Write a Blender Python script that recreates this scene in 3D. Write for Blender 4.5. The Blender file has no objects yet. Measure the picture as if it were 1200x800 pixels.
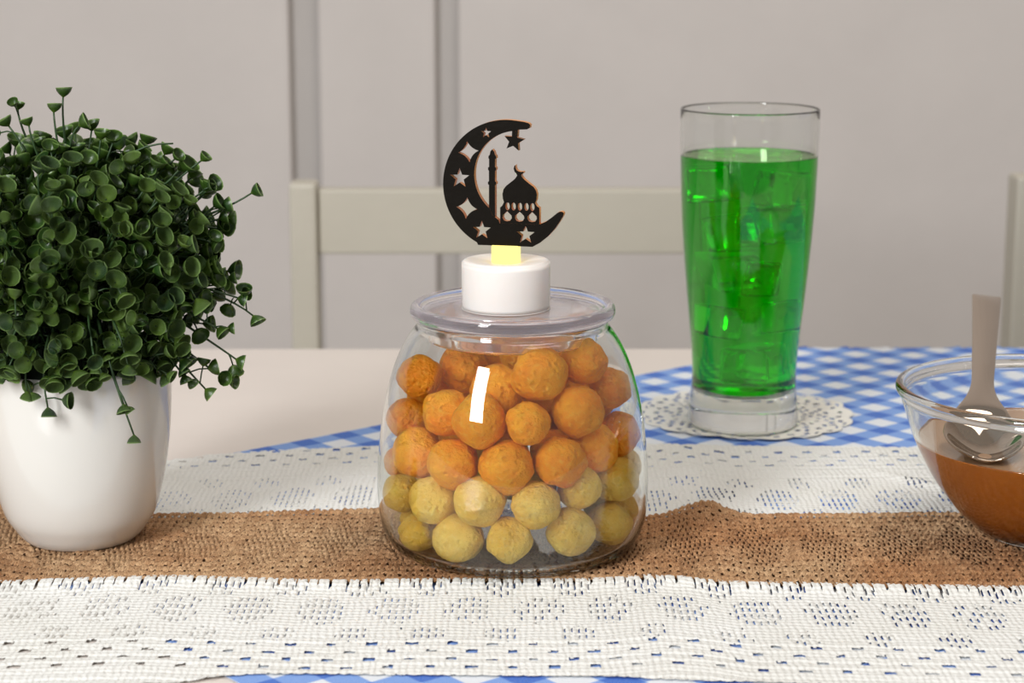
import bpy, bmesh, math, random
import numpy as np
from mathutils import Vector, Matrix, Euler

SC = bpy.context.scene
COL = SC.collection
T = 0.74                      # height of the table top above the floor

# ------------------------------------------------------------------ camera
F_PX, PITCH, CAM_H = 2330.0, math.radians(11.76), 0.262
cam_d = bpy.data.cameras.new('camera')
cam = bpy.data.objects.new('camera', cam_d)
COL.objects.link(cam)
cam.location = (0, 0, T + CAM_H)
cam.rotation_euler = (math.pi / 2 - PITCH, 0, 0)
cam_d.sensor_width = 36.0
cam_d.lens = F_PX / 1200 * 36.0
cam_d.clip_start = 0.02
cam_d.dof.use_dof = True
cam_d.dof.focus_distance = 0.82
cam_d.dof.aperture_fstop = 14.0
SC.camera = cam

# ------------------------------------------------------------------ world, lights, exposure
SC.view_settings.view_transform = 'Standard'
SC.view_settings.look = 'None'
SC.view_settings.gamma = 1.0
SC.view_settings.use_curve_mapping = False
SC.view_settings.exposure = 0.0
w = bpy.data.worlds.new('room_light'); SC.world = w; w.use_nodes = True
w.node_tree.nodes['Background'].inputs[0].default_value = (1.0, 0.965, 0.93, 1)
w.node_tree.nodes['Background'].inputs[1].default_value = 0.33


def area(name, loc, target, size, power, color):
    d = bpy.data.lights.new(name, 'AREA'); d.shape = 'RECTANGLE'
    d.size, d.size_y = size; d.energy = power; d.color = color
    o = bpy.data.objects.new(name, d); COL.objects.link(o)
    o.location = loc
    o.rotation_euler = (Vector(target) - Vector(loc)).to_track_quat('-Z', 'Y').to_euler()
    return o


area('window_light', (-0.95, -0.65, T + 0.88), (0.0, 0.95, T + 0.05), (0.38, 1.0), 36, (0.97, 0.985, 1.0))
area('ceiling_lamp', (0.45, 0.75, T + 1.60), (0.15, 1.1, T), (0.8, 0.8), 12, (1.0, 0.93, 0.85))

cy = SC.cycles
cy.max_bounces = 40; cy.transmission_bounces = 36; cy.transparent_max_bounces = 32
cy.glossy_bounces = 8; cy.diffuse_bounces = 4
cy.use_denoising = True
cy.sample_clamp_indirect = 60.0


# ------------------------------------------------------------------ pixel helpers (photo frame 1200 x 800)
FW = Vector((0, math.cos(PITCH), -math.sin(PITCH)))
UP = Vector((0, math.sin(PITCH), math.cos(PITCH)))


def ray(u, v):
    return FW + Vector((1, 0, 0)) * ((u - 600) / F_PX) - UP * ((v - 400) / F_PX)


def ground(u, v, z=0.0):      # where that line of sight meets a level z above the table top
    d = ray(u, v); t = (z - CAM_H) / d.z
    return Vector((d.x * t, d.y * t, T + z))


def at_y(u, v, y):            # where it meets the upright plane at distance y
    d = ray(u, v); t = y / d.y
    return Vector((d.x * t, y, T + CAM_H + d.z * t))


# ------------------------------------------------------------------ materials
def lin(c):
    c = c / 255.0
    return c / 12.92 if c <= 0.04045 else ((c + 0.055) / 1.055) ** 2.4


def rgb(r, g, b):
    return (lin(r), lin(g), lin(b), 1)


class NT:
    def __init__(s, name):
        s.m = bpy.data.materials.new(name); s.m.use_nodes = True
        s.t = s.m.node_tree; s.n = s.t.nodes; s.n.clear()
        s.out = s.n.new('ShaderNodeOutputMaterial')

    def add(s, kind, props=None, **inp):
        n = s.n.new('ShaderNode' + kind)
        for k, v in (props or {}).items(): setattr(n, k, v)
        for k, v in inp.items():
            k = k.replace('_', ' ')
            sock = n.inputs[int(k[1:])] if k[0] == 'i' and k[1:].isdigit() else n.inputs[k]
            if isinstance(v, bpy.types.NodeSocket): s.t.links.new(v, sock)
            else: sock.default_value = v
        return n

    def link(s, a, b): s.t.links.new(a, b)

    def math(s, op, a, b=0.0, c=0.0):
        return s.add('Math', {'operation': op}, i0=a, i1=b, i2=c).outputs[0]

    def mix(s, f, a, b):
        return s.add('Mix', {'data_type': 'RGBA'}, i0=f, i6=a, i7=b).outputs[2]

    def ramp(s, f, a, b):
        return s.add('MapRange', {'clamp': True}, i0=f, i1=a, i2=b).outputs[0]

    def noise(s, scale, detail=3.0, vec=None, rough=0.55):
        n = s.add('TexNoise', Scale=scale, Detail=detail, Roughness=rough)
        if vec is not None: s.link(vec, n.inputs['Vector'])
        return n.outputs[0]

    def obj(s): return s.add('TexCoord').outputs['Object']

    def uv(s): return s.add('TexCoord').outputs['UV']

    def bump(s, h, dist, strength=1.0):
        return s.add('Bump', Height=h, Distance=dist, Strength=strength).outputs[0]

    def principled(s, color, rough=0.5, normal=None, **kw):
        p = s.add('BsdfPrincipled', Base_Color=color, Roughness=rough, **kw)
        if normal is not None: s.link(normal, p.inputs['Normal'])
        s.link(p.outputs[0], s.out.inputs[0])
        return p


def plain(name, col, rough=0.5, bump=0.0, bscale=200, **kw):
    t = NT(name); o = t.obj()
    nz = t.noise(bscale * 0.15, 3, o)
    c = t.mix(t.ramp(nz, 0.3, 0.7), tuple(x * 0.95 for x in col[:3]) + (1,), col)
    nm = t.bump(t.noise(bscale, 3, o), bump) if bump else None
    t.principled(c, rough, nm, **kw)
    return t.m


def glass_mat(name, tint=(0.985, 0.99, 0.985, 1), lo=0.55, hi=0.93, ior=1.47):
    t = NT(name)
    gs = t.add('BsdfGlass', Color=tint, Roughness=0.0, IOR=ior).outputs[0]
    t.link(gs, t.out.inputs[0])
    return t.m


def solid_glass(name, tint, ior=1.47):
    t = NT(name)
    g = t.add('BsdfGlass', Color=tint, Roughness=0.0, IOR=ior).outputs[0]
    t.link(g, t.out.inputs[0])
    return t.m


def gingham_mat():
    t = NT('blue_gingham'); uv = t.uv()
    sx = t.add('SeparateXYZ', i0=uv)
    P = 0.0250

    def stripe(c):
        f = t.math('FRACT', t.math('DIVIDE', c, P))
        a = t.ramp(f, 0.0, 0.03); b = t.ramp(f, 0.47, 0.50)
        return t.math('SUBTRACT', a, b)
    s = t.math('ADD', stripe(sx.outputs[0]), stripe(sx.outputs[1]))
    c1 = t.mix(t.ramp(s, 0.0, 1.0), rgb(226, 230, 236), rgb(120, 158, 222))
    c2 = t.mix(t.ramp(s, 1.0, 2.0), c1, rgb(50, 104, 196))
    wv = t.noise(1500, 2, uv)
    c3 = t.mix(t.math('MULTIPLY', t.ramp(wv, 0.35, 0.65), 0.12), c2, rgb(225, 230, 238))
    t.principled(c3, 0.9, t.bump(wv, 0.0003))
    return t.m


def crochet_mat():
    t = NT('white_crochet_cotton'); uv = t.uv()
    sx = t.add('SeparateXYZ', i0=uv)
    wob = t.math('MULTIPLY', t.math('SUBTRACT', t.noise(90, 2, uv), 0.5), 0.004)
    a = t.math('SINE', t.math('MULTIPLY', t.math('ADD', sx.outputs[0], wob), 2 * math.pi / 0.0027))
    b = t.math('SINE', t.math('MULTIPLY', t.math('ADD', sx.outputs[1], wob), 2 * math.pi / 0.0033))
    h = t.math('ADD', t.math('MULTIPLY', t.math('ADD', a, b), 0.25), t.noise(900, 3, uv))
    col = t.mix(t.ramp(t.noise(14, 3, uv), 0.3, 0.7), rgb(226, 225, 219), rgb(234, 234, 231))
    t.principled(col, 0.95, t.bump(h, 0.0005))
    return t.m


def burlap_mat():
    t = NT('brown_knitted_jute'); uv = t.uv()
    fib = t.noise(1500, 4, uv, 0.7)
    sx = t.add('SeparateXYZ', i0=uv)
    row = t.math('FLOOR', t.math('DIVIDE', sx.outputs[1], 0.0054))
    cl = t.math('FLOOR', t.math('ADD', t.math('DIVIDE', sx.outputs[0], 0.0023), t.math('MULTIPLY', row, 0.5)))
    wn = t.add('TexWhiteNoise', {'noise_dimensions': '2D'})
    t.link(t.add('CombineXYZ', i0=cl, i1=row).outputs[0], wn.inputs['Vector'])
    yarn = wn.outputs['Value']                                               # each stitch of the yarn has its own tone
    patch = t.ramp(t.noise(9, 3, uv), 0.42, 0.60)
    base = t.mix(patch, rgb(190, 138, 92), rgb(214, 176, 134))
    dark = t.mix(patch, rgb(158, 110, 70), rgb(182, 142, 102))
    c = t.mix(yarn, dark, base)
    c = t.mix(t.ramp(fib, 0.48, 0.36), c, rgb(110, 72, 44))
    c = t.mix(t.math('MULTIPLY', t.ramp(fib, 0.54, 0.75), 0.9), c, rgb(230, 200, 160))
    t.principled(c, 0.95, t.bump(fib, 0.0007))
    return t.m


def ball_mat(name, c0, c1, c2):
    t = NT(name); o = t.obj()
    oi = t.add('ObjectInfo').outputs['Random']
    va = t.add('VectorMath', {'operation': 'ADD'}, i0=o)
    t.link(t.add('CombineXYZ', i0=oi, i1=oi, i2=oi).outputs[0], va.inputs[1])
    v = va.outputs[0]
    n1 = t.noise(70, 4, v); n2 = t.noise(420, 4, v, 0.65)
    vo = t.add('TexVoronoi', {'feature': 'F1'}, Scale=330.0)
    t.link(v, vo.inputs['Vector'])
    pit = t.ramp(vo.outputs['Distance'], 0.0, 0.45)
    c = t.mix(t.ramp(n1, 0.32, 0.68), c0, c1)
    c = t.mix(t.math('MULTIPLY', t.ramp(n2, 0.52, 0.8), 0.6), c, c2)
    c = t.mix(t.math('MULTIPLY', t.math('SUBTRACT', 1.0, pit), 0.25), c, c0)
    hsv = t.add('HueSaturation', Color=c, Value=t.math('MULTIPLY_ADD', oi, 0.16, 0.93))
    h = t.math('ADD', t.math('MULTIPLY', pit, 0.5), n2)
    t.principled(hsv.outputs[0], 0.6, t.bump(h, 0.0013), Subsurface_Weight=0.12,
                 Subsurface_Radius=(0.006, 0.003, 0.001), Subsurface_Scale=0.6)
    return t.m


def leaf_mat():
    t = NT('green_plastic_leaf')
    oi = t.add('ObjectInfo').outputs['Random']
    uv = t.add('SeparateXYZ', i0=t.uv())
    n = t.noise(55, 3, t.add('NewGeometry').outputs['Position'])
    k = t.math('MULTIPLY_ADD', oi, 0.55, t.math('MULTIPLY', t.ramp(n, 0.35, 0.7), 0.45))
    c = t.mix(k, rgb(22, 52, 18), rgb(80, 106, 26))
    c = t.mix(t.math('MULTIPLY', t.ramp(uv.outputs[1], 0.84, 1.0), 0.6), c, rgb(140, 170, 96))
    c = t.mix(t.math('MULTIPLY', t.ramp(uv.outputs[1], 0.35, 0.0), 0.4), c, rgb(112, 140, 44))
    t.principled(c, 0.38, t.bump(t.noise(600, 2, t.obj()), 0.0002))
    return t.m


M = {}
M['wall'] = plain('painted_wall', rgb(218, 211, 206), 0.75, 0.0004, 60)
M['groove'] = plain('shaded_wall_recess', rgb(196, 191, 187), 0.8, 0.0004, 60)  # wall colour darkened: part of the groove shade is painted in
M['floor'] = plain('grey_floor', rgb(150, 140, 130), 0.5, 0.0005, 30)
M['table'] = plain('white_lacquered_table', rgb(228, 218, 210), 0.35, 0.0001, 90)
M['chair'] = plain('cream_painted_wood', rgb(192, 186, 171), 0.5, 0.0003, 80)
M['gingham'] = gingham_mat()
M['crochet'] = crochet_mat()
M['jute'] = burlap_mat()
M['doily'] = plain('white_lace_cotton', rgb(238, 236, 228), 0.9, 0.0005, 700)
M['jar'] = glass_mat('clear_jar_glass')
t = NT('clear_lid_plastic')
g = t.add('BsdfGlass', Color=(0.98, 0.975, 0.985, 1), Roughness=0.04, IOR=1.40).outputs[0]
d = t.add('BsdfDiffuse', Color=rgb(226, 220, 226)).outputs[0]
t.link(t.add('MixShader', i0=0.10, i1=g, i2=d).outputs[0], t.out.inputs[0]); M['lid'] = t.m
M['bowl'] = glass_mat('clear_bowl_glass', (0.97, 0.975, 0.97, 1))
M['tumbler'] = glass_mat('clear_tumbler_glass')
M['base'] = solid_glass('thick_tumbler_foot_glass', (0.97, 0.985, 0.98, 1))
M['orange'] = ball_mat('orange_corn_puff', rgb(254, 146, 4), rgb(255, 176, 24), rgb(255, 206, 84))
M['yellow'] = ball_mat('pale_yellow_corn_puff', rgb(240, 190, 56), rgb(250, 214, 100), rgb(252, 230, 150))
M['ceramic'] = plain('glazed_white_ceramic', rgb(220, 217, 211), 0.12, 0, 30, Coat_Weight=0.5, Coat_Roughness=0.05)
M['leaf'] = leaf_mat()
M['stem'] = plain('green_plastic_stem', rgb(44, 70, 34), 0.5, 0.0002, 400)
M['moss'] = plain('dark_green_filler', rgb(14, 30, 14), 0.9, 0.001, 300)
M['candle'] = plain('white_translucent_plastic', rgb(238, 232, 226), 0.35, 0, 60, Subsurface_Weight=0.3,
                    Subsurface_Radius=(0.008, 0.006, 0.005), Subsurface_Scale=1.0)
M['topper'] = plain('black_acrylic', rgb(20, 16, 11), 0.45, 0.00015, 250, Specular_IOR_Level=0.06)
M['topper_edge'] = plain('amber_cut_acrylic_edge', rgb(214, 142, 74), 0.4, 0.0001, 200)
M['steel'] = plain('polished_steel', rgb(184, 170, 156), 0.06, 0, 40, Metallic=1.0)
M['caramel'] = plain('caramel_sauce', rgb(186, 104, 30), 0.05, 0, 40, IOR=1.8, Coat_Weight=0.3, Coat_Roughness=0.03)

t = NT('warm_led_glow')
em = t.add('Emission', Color=(1.0, 0.80, 0.24, 1), Strength=1.6)
t.link(em.outputs[0], t.out.inputs[0]); M['glow'] = t.m

t = NT('green_syrup_drink')
t.link(t.add('BsdfGlass', Color=(0.72, 1, 0.58, 1), Roughness=0.0, IOR=1.33).outputs[0], t.out.inputs[0])
t.link(t.add('VolumeAbsorption', Color=(0.08, 0.945, 0.02, 1), Density=190.0).outputs[0], t.out.inputs[1])
M['drink'] = t.m

t = NT('ice')
g = t.add('BsdfGlass', Color=(0.86, 0.97, 0.62, 1), Roughness=0.0, IOR=1.31).outputs[0]
d = t.add('BsdfTranslucent', Color=(0.85, 0.95, 0.45, 1)).outputs[0]
d2 = t.add('BsdfDiffuse', Color=(0.85, 0.95, 0.45, 1)).outputs[0]
dd = t.add('MixShader', i0=0.5, i1=d, i2=d2).outputs[0]
fr = t.math('MULTIPLY', t.ramp(t.noise(70, 3, t.obj()), 0.45, 0.7), 0.35)
t.link(t.add('MixShader', i0=fr, i1=g, i2=dd).outputs[0], t.out.inputs[0])
M['ice'] = t.m


# ------------------------------------------------------------------ object helpers
def tag(o, label=None, cat=None, group=None, kind=None):
    if label: o['label'] = label
    if cat: o['category'] = cat
    if group: o['group'] = group
    if kind: o['kind'] = kind
    return o


def empty(name, loc=(0, 0, 0), rz=0.0, parent=None):
    o = bpy.data.objects.new(name, None); COL.objects.link(o)
    o.location = loc; o.rotation_euler = (0, 0, rz); o.empty_display_size = 0.02
    if parent: o.parent = parent
    return o


def link(name, me, mat, parent=None, loc=(0, 0, 0), smooth=True):
    o = bpy.data.objects.new(name, me); COL.objects.link(o)
    if mat is not None and not me.materials: me.materials.append(mat)
    if parent is not None: o.parent = parent
    o.location = loc
    if smooth: me.polygons.foreach_set('use_smooth', [True] * len(me.polygons))
    return o


def from_data(name, verts, faces, uvs=None):
    me = bpy.data.meshes.new(name)
    me.from_pydata([tuple(v) for v in verts], [], faces); me.update()
    if uvs is not None:
        ul = me.uv_layers.new(name='UVMap')
        idx = np.empty(len(me.loops), dtype=np.int32); me.loops.foreach_get('vertex_index', idx)
        ul.data.foreach_set('uv', np.asarray(uvs, dtype=np.float32)[idx].ravel())
    return me


def from_bm(name, bm):
    me = bpy.data.meshes.new(name); bm.to_mesh(me); bm.free(); return me


def box(name, lo, hi, mat, parent=None, bev=0.002, seg=2):
    bm = bmesh.new(); bmesh.ops.create_cube(bm, size=1.0)
    for v in bm.verts:
        v.co = Vector([lo[i] + (v.co[i] + 0.5) * (hi[i] - lo[i]) for i in range(3)])
    if bev: bmesh.ops.bevel(bm, geom=list(bm.edges), offset=bev, segments=seg, affect='EDGES', profile=0.6)
    return link(name, from_bm(name, bm), mat, parent, smooth=False)


def smooth_prof(prof, n):
    # Catmull-Rom through the profile points
    p = [np.array(q, float) for q in prof]; p = [2 * p[0] - p[1]] + p + [2 * p[-1] - p[-2]]
    out = []
    for i in range(1, len(p) - 2):
        for k in range(n):
            s = k / n
            out.append(0.5 * ((2 * p[i]) + (-p[i - 1] + p[i + 1]) * s + (2 * p[i - 1] - 5 * p[i] + 4 * p[i + 1] - p[i + 2]) * s * s
                              + (-p[i - 1] + 3 * p[i] - 3 * p[i + 1] + p[i + 2]) * s ** 3))
    out.append(p[-2])
    return [(max(q[0], 0.0), q[1]) for q in out]


def lathe(name, prof, n=96):
    # profile of (radius, z), bottom to top along the outside, then back down the inside
    verts, faces, ring = [], [], []
    for r, z in prof:
        if r < 1e-6:
            ring.append([len(verts)]); verts.append((0, 0, z))
        else:
            ring.append(list(range(len(verts), len(verts) + n)))
            verts += [(r * math.cos(2 * math.pi * k / n), r * math.sin(2 * math.pi * k / n), z) for k in range(n)]
    for a, b in zip(ring, ring[1:]):
        for k in range(n):
            k2 = (k + 1) % n
            if len(a) == 1 and len(b) == 1: continue
            if len(a) == 1: faces.append((a[0], b[k2], b[k]))
            elif len(b) == 1: faces.append((a[k], a[k2], b[0]))
            else: faces.append((a[k], a[k2], b[k2], b[k]))
    return from_data(name, verts, faces)


def tube(pts, rad, n=6):
    verts, faces = [], []
    pts = [Vector(p) for p in pts]
    for i, p in enumerate(pts):
        d = (pts[min(i + 1, len(pts) - 1)] - pts[max(i - 1, 0)]).normalized()
        a = d.orthogonal().normalized(); b = d.cross(a)
        r = rad[i] if isinstance(rad, (list, tuple)) else rad
        verts += [p + (a * math.cos(2 * math.pi * k / n) + b * math.sin(2 * math.pi * k / n)) * r for k in range(n)]
    for i in range(len(pts) - 1):
        for k in range(n):
            k2 = (k + 1) % n
            faces.append((i * n + k, i * n + k2, (i + 1) * n + k2, (i + 1) * n + k))
    faces.append(tuple(range(n))[::-1]); faces.append(tuple((len(pts) - 1) * n + k for k in range(n)))
    return verts, faces


# ================================================================== the room
FAR = 1.237                                # far edge of the table
o = box('floor', (-3, -1.5, -0.03), (3, 3.0, 0.0), M['floor'], bev=0); tag(o, 'grey floor of the room under the table', 'floor', kind='structure')
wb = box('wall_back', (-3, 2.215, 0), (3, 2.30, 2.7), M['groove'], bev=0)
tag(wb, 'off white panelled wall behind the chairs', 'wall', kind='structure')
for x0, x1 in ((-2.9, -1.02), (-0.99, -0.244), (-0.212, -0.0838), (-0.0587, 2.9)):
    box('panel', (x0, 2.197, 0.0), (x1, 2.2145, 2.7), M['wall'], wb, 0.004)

# ------------------------------------------------------------------ table
tb = empty('dining_table', (0, 0, 0))
tag(tb, 'white table carrying the cloth, jar, bowl and plant pot', 'table')
box('table_top', (-1.0, 0.38, T - 0.03), (1.0, FAR, T), M['table'], tb, 0.002)
for sx in (-1, 1):
    for yy in (0.44, FAR - 0.06):
        box('leg', (sx * 0.93 - 0.03, yy - 0.03, 0), (sx * 0.93 + 0.03, yy + 0.03, T - 0.03), M['table'], tb, 0.003)
box('apron', (-0.90, 0.45, T - 0.10), (0.90, 0.47, T - 0.03), M['table'], tb, 0.002)
box('apron', (-0.90, FAR - 0.08, T - 0.10), (0.90, FAR - 0.06, T - 0.03), M['table'], tb, 0.002)


# ------------------------------------------------------------------ chairs
def chair(x0, x1, ztop, label):
    c = empty('dining_chair', ((x0 + x1) / 2, 1.5, 0)); hw = (x1 - x0) / 2; pw = 0.0206
    tag(c, label, 'chair', 'painted chairs along the far side of the table')
    for s in (-1, 1):
        a, b = sorted((s * hw, s * (hw - pw)))
        box('back_post', (a, -0.012, 0), (b, 0.018, T + ztop), M['chair'], c, 0.003)
        box('front_leg', (a, -0.40, 0), (b, -0.37, 0.43), M['chair'], c, 0.003)
        box('side_rail', (a + 0.004, -0.37, 0.38), (b - 0.004, -0.012, 0.425), M['chair'], c, 0.002)
    inner = hw - pw
    box('back_rail', (-inner, -0.004, T + ztop - 0.055), (inner, 0.014, T + ztop - 0.0055), M['chair'], c, 0.002)
    box('back_rail', (-inner, -0.004, T - 0.16), (inner, 0.014, T - 0.12), M['chair'], c, 0.002)
    box('seat', (-hw - 0.005, -0.405, 0.43), (hw + 0.005, -0.013, 0.455), M['chair'], c, 0.006, 3)
    box('front_rail', (-inner, -0.395, 0.38), (inner, -0.38, 0.43), M['chair'], c, 0.002)


chair(-0.1682, 0.2200, 0.0733, 'cream painted chair with a flat back rail behind the glass jar')
chair(0.3800, 0.7800, 0.0785, 'cream painted chair whose back post rises beyond the glass bowl')

# ------------------------------------------------------------------ gingham cloth
ang = math.radians(39.6)
ea = Vector((math.cos(ang), math.sin(ang), 0)); eb = Vector((math.sin(ang), -math.cos(ang), 0))
# the corner lies where the two edges seen in the photograph meet
e1 = ground(447, 498); e2 = ground(270, 797)
tt = (e2 - e1).dot(ea)
corner = e1 + ea * tt
LEN_A, LEN_B, N = 0.95, 0.62, 190


def drape(p, q):
    g = corner + ea * p + eb * q
    x, y = g.x, g.y
    z = T + 0.0004 + 0.0001 * math.sin(x * 37 + y * 21) * math.sin(y * 44 - x * 13)
    if y > FAR + 0.001: return (x, FAR + 0.0022 + 0.004 * (1 + math.sin(x * 40)) * min(1, (y - FAR) * 12), T + 0.0012 - (y - FAR - 0.001))
    if y < 0.379: return (x, 0.3768 - 0.004 * (1 + math.sin(x * 40)) * min(1, (0.379 - y) * 12), T + 0.0012 - (0.379 - y))
    return (x, y, z)


verts, faces, uvs = [], [], []
for i in range(N + 1):
    for j in range(N + 1):
        p, q = LEN_A * i / N, LEN_B * j / N
        verts.append(drape(p, q)); uvs.append((p, q))
for i in range(N):
    for j in range(N):
        a = i * (N + 1) + j
        faces.append((a, a + 1, a + N + 2, a + N + 1))
o = link('gingham_cloth', from_data('gingham_cloth', verts, faces, uvs), M['gingham'])
tag(o, 'blue and white gingham cloth laid cornerwise on the white table', 'tablecloth')

# ------------------------------------------------------------------ table runner
RZ = 0.0012


def edge_curve(pix):
    g = [ground(u, v, RZ) for u, v in pix]
    xs = [q.x for q in g]; ys = [q.y for q in g]
    return lambda x: np.interp(x, xs, ys)


EB = edge_curve([(-60, 548), (200, 538), (260, 531), (390, 525), (447, 522), (760, 520), (1000, 523), (1200, 526)])
E1 = edge_curve([(-60, 590), (0, 594), (100, 602), (190, 605), (280, 604), (360, 601), (440, 598), (600, 602), (740, 608), (775, 606), (800, 601),
                 (830, 598), (850, 601), (880, 605), (1000, 604), (1090, 603), (1200, 604)])
E2 = edge_curve([(-60, 687), (0, 686), (100, 683), (200, 681), (300, 684), (400, 686), (520, 684), (600, 685), (700, 684), (760, 680),
                 (800, 682), (850, 688), (1000, 690), (1200, 694)])
EF = edge_curve([(-60, 808), (0, 806), (200, 799), (260, 791), (300, 788), (500, 789), (700, 791), (900, 799), (1200, 808)])


def base_z(x, y):
    z = RZ - 0.0001 + 0.00015 * np.sin(x * 47 + 1.0) * np.sin(y * 61 + x * 9)
    dx, dy = x - corner.x, y - corner.y                 # off the gingham the runner lies on the table itself
    over = np.clip(np.minimum(dx * ea.x + dy * ea.y, dx * eb.x + dy * eb.y) / 0.006, -1, 0)
    z = z + 0.00025 * over
    z = z + 0.0036 * np.exp(-((x - 0.088 - (y - 0.87) * 0.5) / 0.011) ** 2 - ((y - 0.872) / 0.030) ** 2)
    z = z + 0.0016 * np.exp(-((x - 0.215 + (y - 0.9) * 0.9) / 0.006) ** 2 - ((y - 0.915) / 0.030) ** 2)
    return z


rng = np.random.default_rng(4)


def sheet(name, X0, X1, dx, ny, ya, yb, zoff, mat, hole=None, relief=None, jit=0.0, sc0=0.0, sc1=0.0, scp=0.0052):
    nx = int((X1 - X0) / dx)
    xs = np.linspace(X0, X1, nx + 1)
    A = ya(xs); B = yb(xs)
    for amp, arr, sg in ((sc0, 'A', 1), (sc1, 'B', 1)):
        if amp:
            sw = np.abs(np.sin(np.pi * (xs + 0.0012 * np.sin(xs * 310)) / scp)) ** 0.5 * amp
            if arr == 'A': A = A + np.sign(A - B) * sw
            else: B = B + np.sign(B - A) * sw
    tpar = np.linspace(0, 1, ny + 1)
    X = np.repeat(xs[:, None], ny + 1, 1)
    Y = A[:, None] + (B - A)[:, None] * tpar[None, :]
    S = np.abs(Y - ya(xs)[:, None])              # metres from the first edge
    if jit:
        X = X + rng.normal(0, jit, X.shape); Y = Y + rng.normal(0, jit, Y.shape)
    Z = T + base_z(X, Y) + zoff
    if relief is not None: Z = Z + relief(X, S, np.arange(nx + 1)[:, None] + 0 * np.arange(ny + 1)[None, :], np.arange(ny + 1)[None, :] + 0 * np.arange(nx + 1)[:, None])
    V = np.stack([X, Y, Z], -1).reshape(-1, 3)
    I, J = np.meshgrid(np.arange(nx), np.arange(ny), indexing='ij')
    keep = np.ones(I.shape, bool)
    if hole is not None:
        keep = ~hole(I, J, xs[:-1, None] + 0 * J, S[:-1, :-1])
    I, J = I[keep], J[keep]
    a = I * (ny + 1) + J
    Fq = np.stack([a, a + ny + 1, a + ny + 2, a + 1], -1)
    me = bpy.data.meshes.new(name)
    me.vertices.add(len(V)); me.vertices.foreach_set('co', V.astype(np.float32).ravel())
    me.loops.add(Fq.size); me.loops.foreach_set('vertex_index', Fq.astype(np.int32).ravel())
    me.polygons.add(len(Fq)); me.polygons.foreach_set('loop_start', np.arange(0, Fq.size, 4, dtype=np.int32))
    me.update(calc_edges=True)
    ul = me.uv_layers.new(name='UVMap')
    UV = np.stack([np.repeat(xs[:, None], ny + 1, 1), S], -1).reshape(-1, 2)
    ul.data.foreach_set('uv', UV[Fq.ravel()].astype(np.float32).ravel())
    return me


def lace_holes(rows, notch=0.0):
    def holes(I, J, x, s):
        # open mesh inside a lattice of ovals, rows of eyelets along the hem; s = distance from the brown strip
        per = 0.0283
        def oval(ph, c, a, b):
            f = (x / per + ph) % 1.0 - 0.5
            return (f * per / a) ** 2 + ((s - c) / b) ** 2 < 1
        op = oval(0.13, 0.030, 0.0100, 0.0160) | oval(0.63, 0.057, 0.0068, 0.0080) | oval(0.63, 0.004, 0.0080, 0.011)
        rnd_ = ((I // 5 * 7919 + J // 6 * 104729) % 97) / 97.0
        h = (I % 5 == 0) & (J % 6 < 4) & op & (rnd_ > 0.15)
        h |= (I % 5 == 0) & (J % 6 < 2) & ~op & (s < rows[0] - 0.003) & (rnd_ > 0.985)
        if notch: h |= (((x + 0.0012 * np.sin(x * 310)) / 0.0052 + 0.07) % 1.0 < 0.15) & (J < 5 + (I // 9) % 3)
        for k, c in enumerate(rows):
            q = x / 0.0150 + 0.5 * (k % 2)
            f = q % 1.0; idx = np.floor(q).astype(int)
            r1 = ((idx * 37 + k * 23) % 11) / 11.0
            h |= (np.abs(f - 0.5) < 0.11 + 0.05 * r1) & (np.abs(s - c - 0.0006 * (r1 - 0.5)) < 0.0008 + 0.0009 * ((idx * 53 + k * 31) % 7) / 7.0)
        return h
    return holes


def lace_slots(X, S, I, J):
    per = 0.0283
    def oval(ph, c, a, b):
        f = (X / per + ph) % 1.0 - 0.5
        return (f * per / a) ** 2 + ((S - c) / b) ** 2 < 1
    op = oval(0.13, 0.030, 0.0100, 0.0160) | oval(0.63, 0.057, 0.0068, 0.0080) | oval(0.63, 0.004, 0.0080, 0.011)
    return -0.00055 * ((I % 5 == 0) & (J % 6 < 4) & op)


def lace_relief(X, S, I, J):
    per = 0.0283
    r = 0.00022 * np.sin(2 * np.pi * S / 0.0078) * (S > 0.062)
    return r + lace_slots(X, S, I, J) + rng.normal(0, 0.00005, X.shape)


def lapped_relief(X, S, I, J):                   # the front band laps over the jute
    return lace_relief(X, S, I, J) + 0.0019 * np.exp(-(S / 0.0065) ** 2)


def jute_pattern(X, S):
    per = 0.0300
    Xw = X + 0.0004 * np.sin(S * 190 + 2 * np.sin(X * 40)); Sw = S + 0.0009 * np.sin(X * 110) + 0.0005 * np.sin(X * 320)
    f = (Xw / per) % 1.0 - 0.5
    m = np.clip((1 - (np.abs(f) * 2.2 + np.abs(S - 0.048) / 0.036)) * 8, 0, 1)
    return Xw, Sw, m


def jute_relief(X, S, I, J):
    Xw, Sw, m = jute_pattern(X, S)
    row = Sw / 0.0054
    cx = np.abs(np.cos(np.pi * (Xw / 0.0023 + 0.5 * (np.floor(row) % 2)))) ** 0.5      # stitch columns
    cr = np.abs(np.sin(np.pi * row)) ** 0.5                                            # rows
    knit = 0.0015 * np.minimum(cx, 1.2 * cr)
    cord = 0.0017 * np.abs(np.sin(np.pi * Sw / 0.0068)) ** 0.6 + 0.00045 * np.sin(2 * np.pi * (Xw + 0.5 * Sw) / 0.0030)
    hem = 0.0006 * np.exp(-((S - 0.004) / 0.002) ** 2)
    return knit * m + cord * (1 - m) + hem + rng.normal(0, 0.00009, X.shape) - 0.0011


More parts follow.
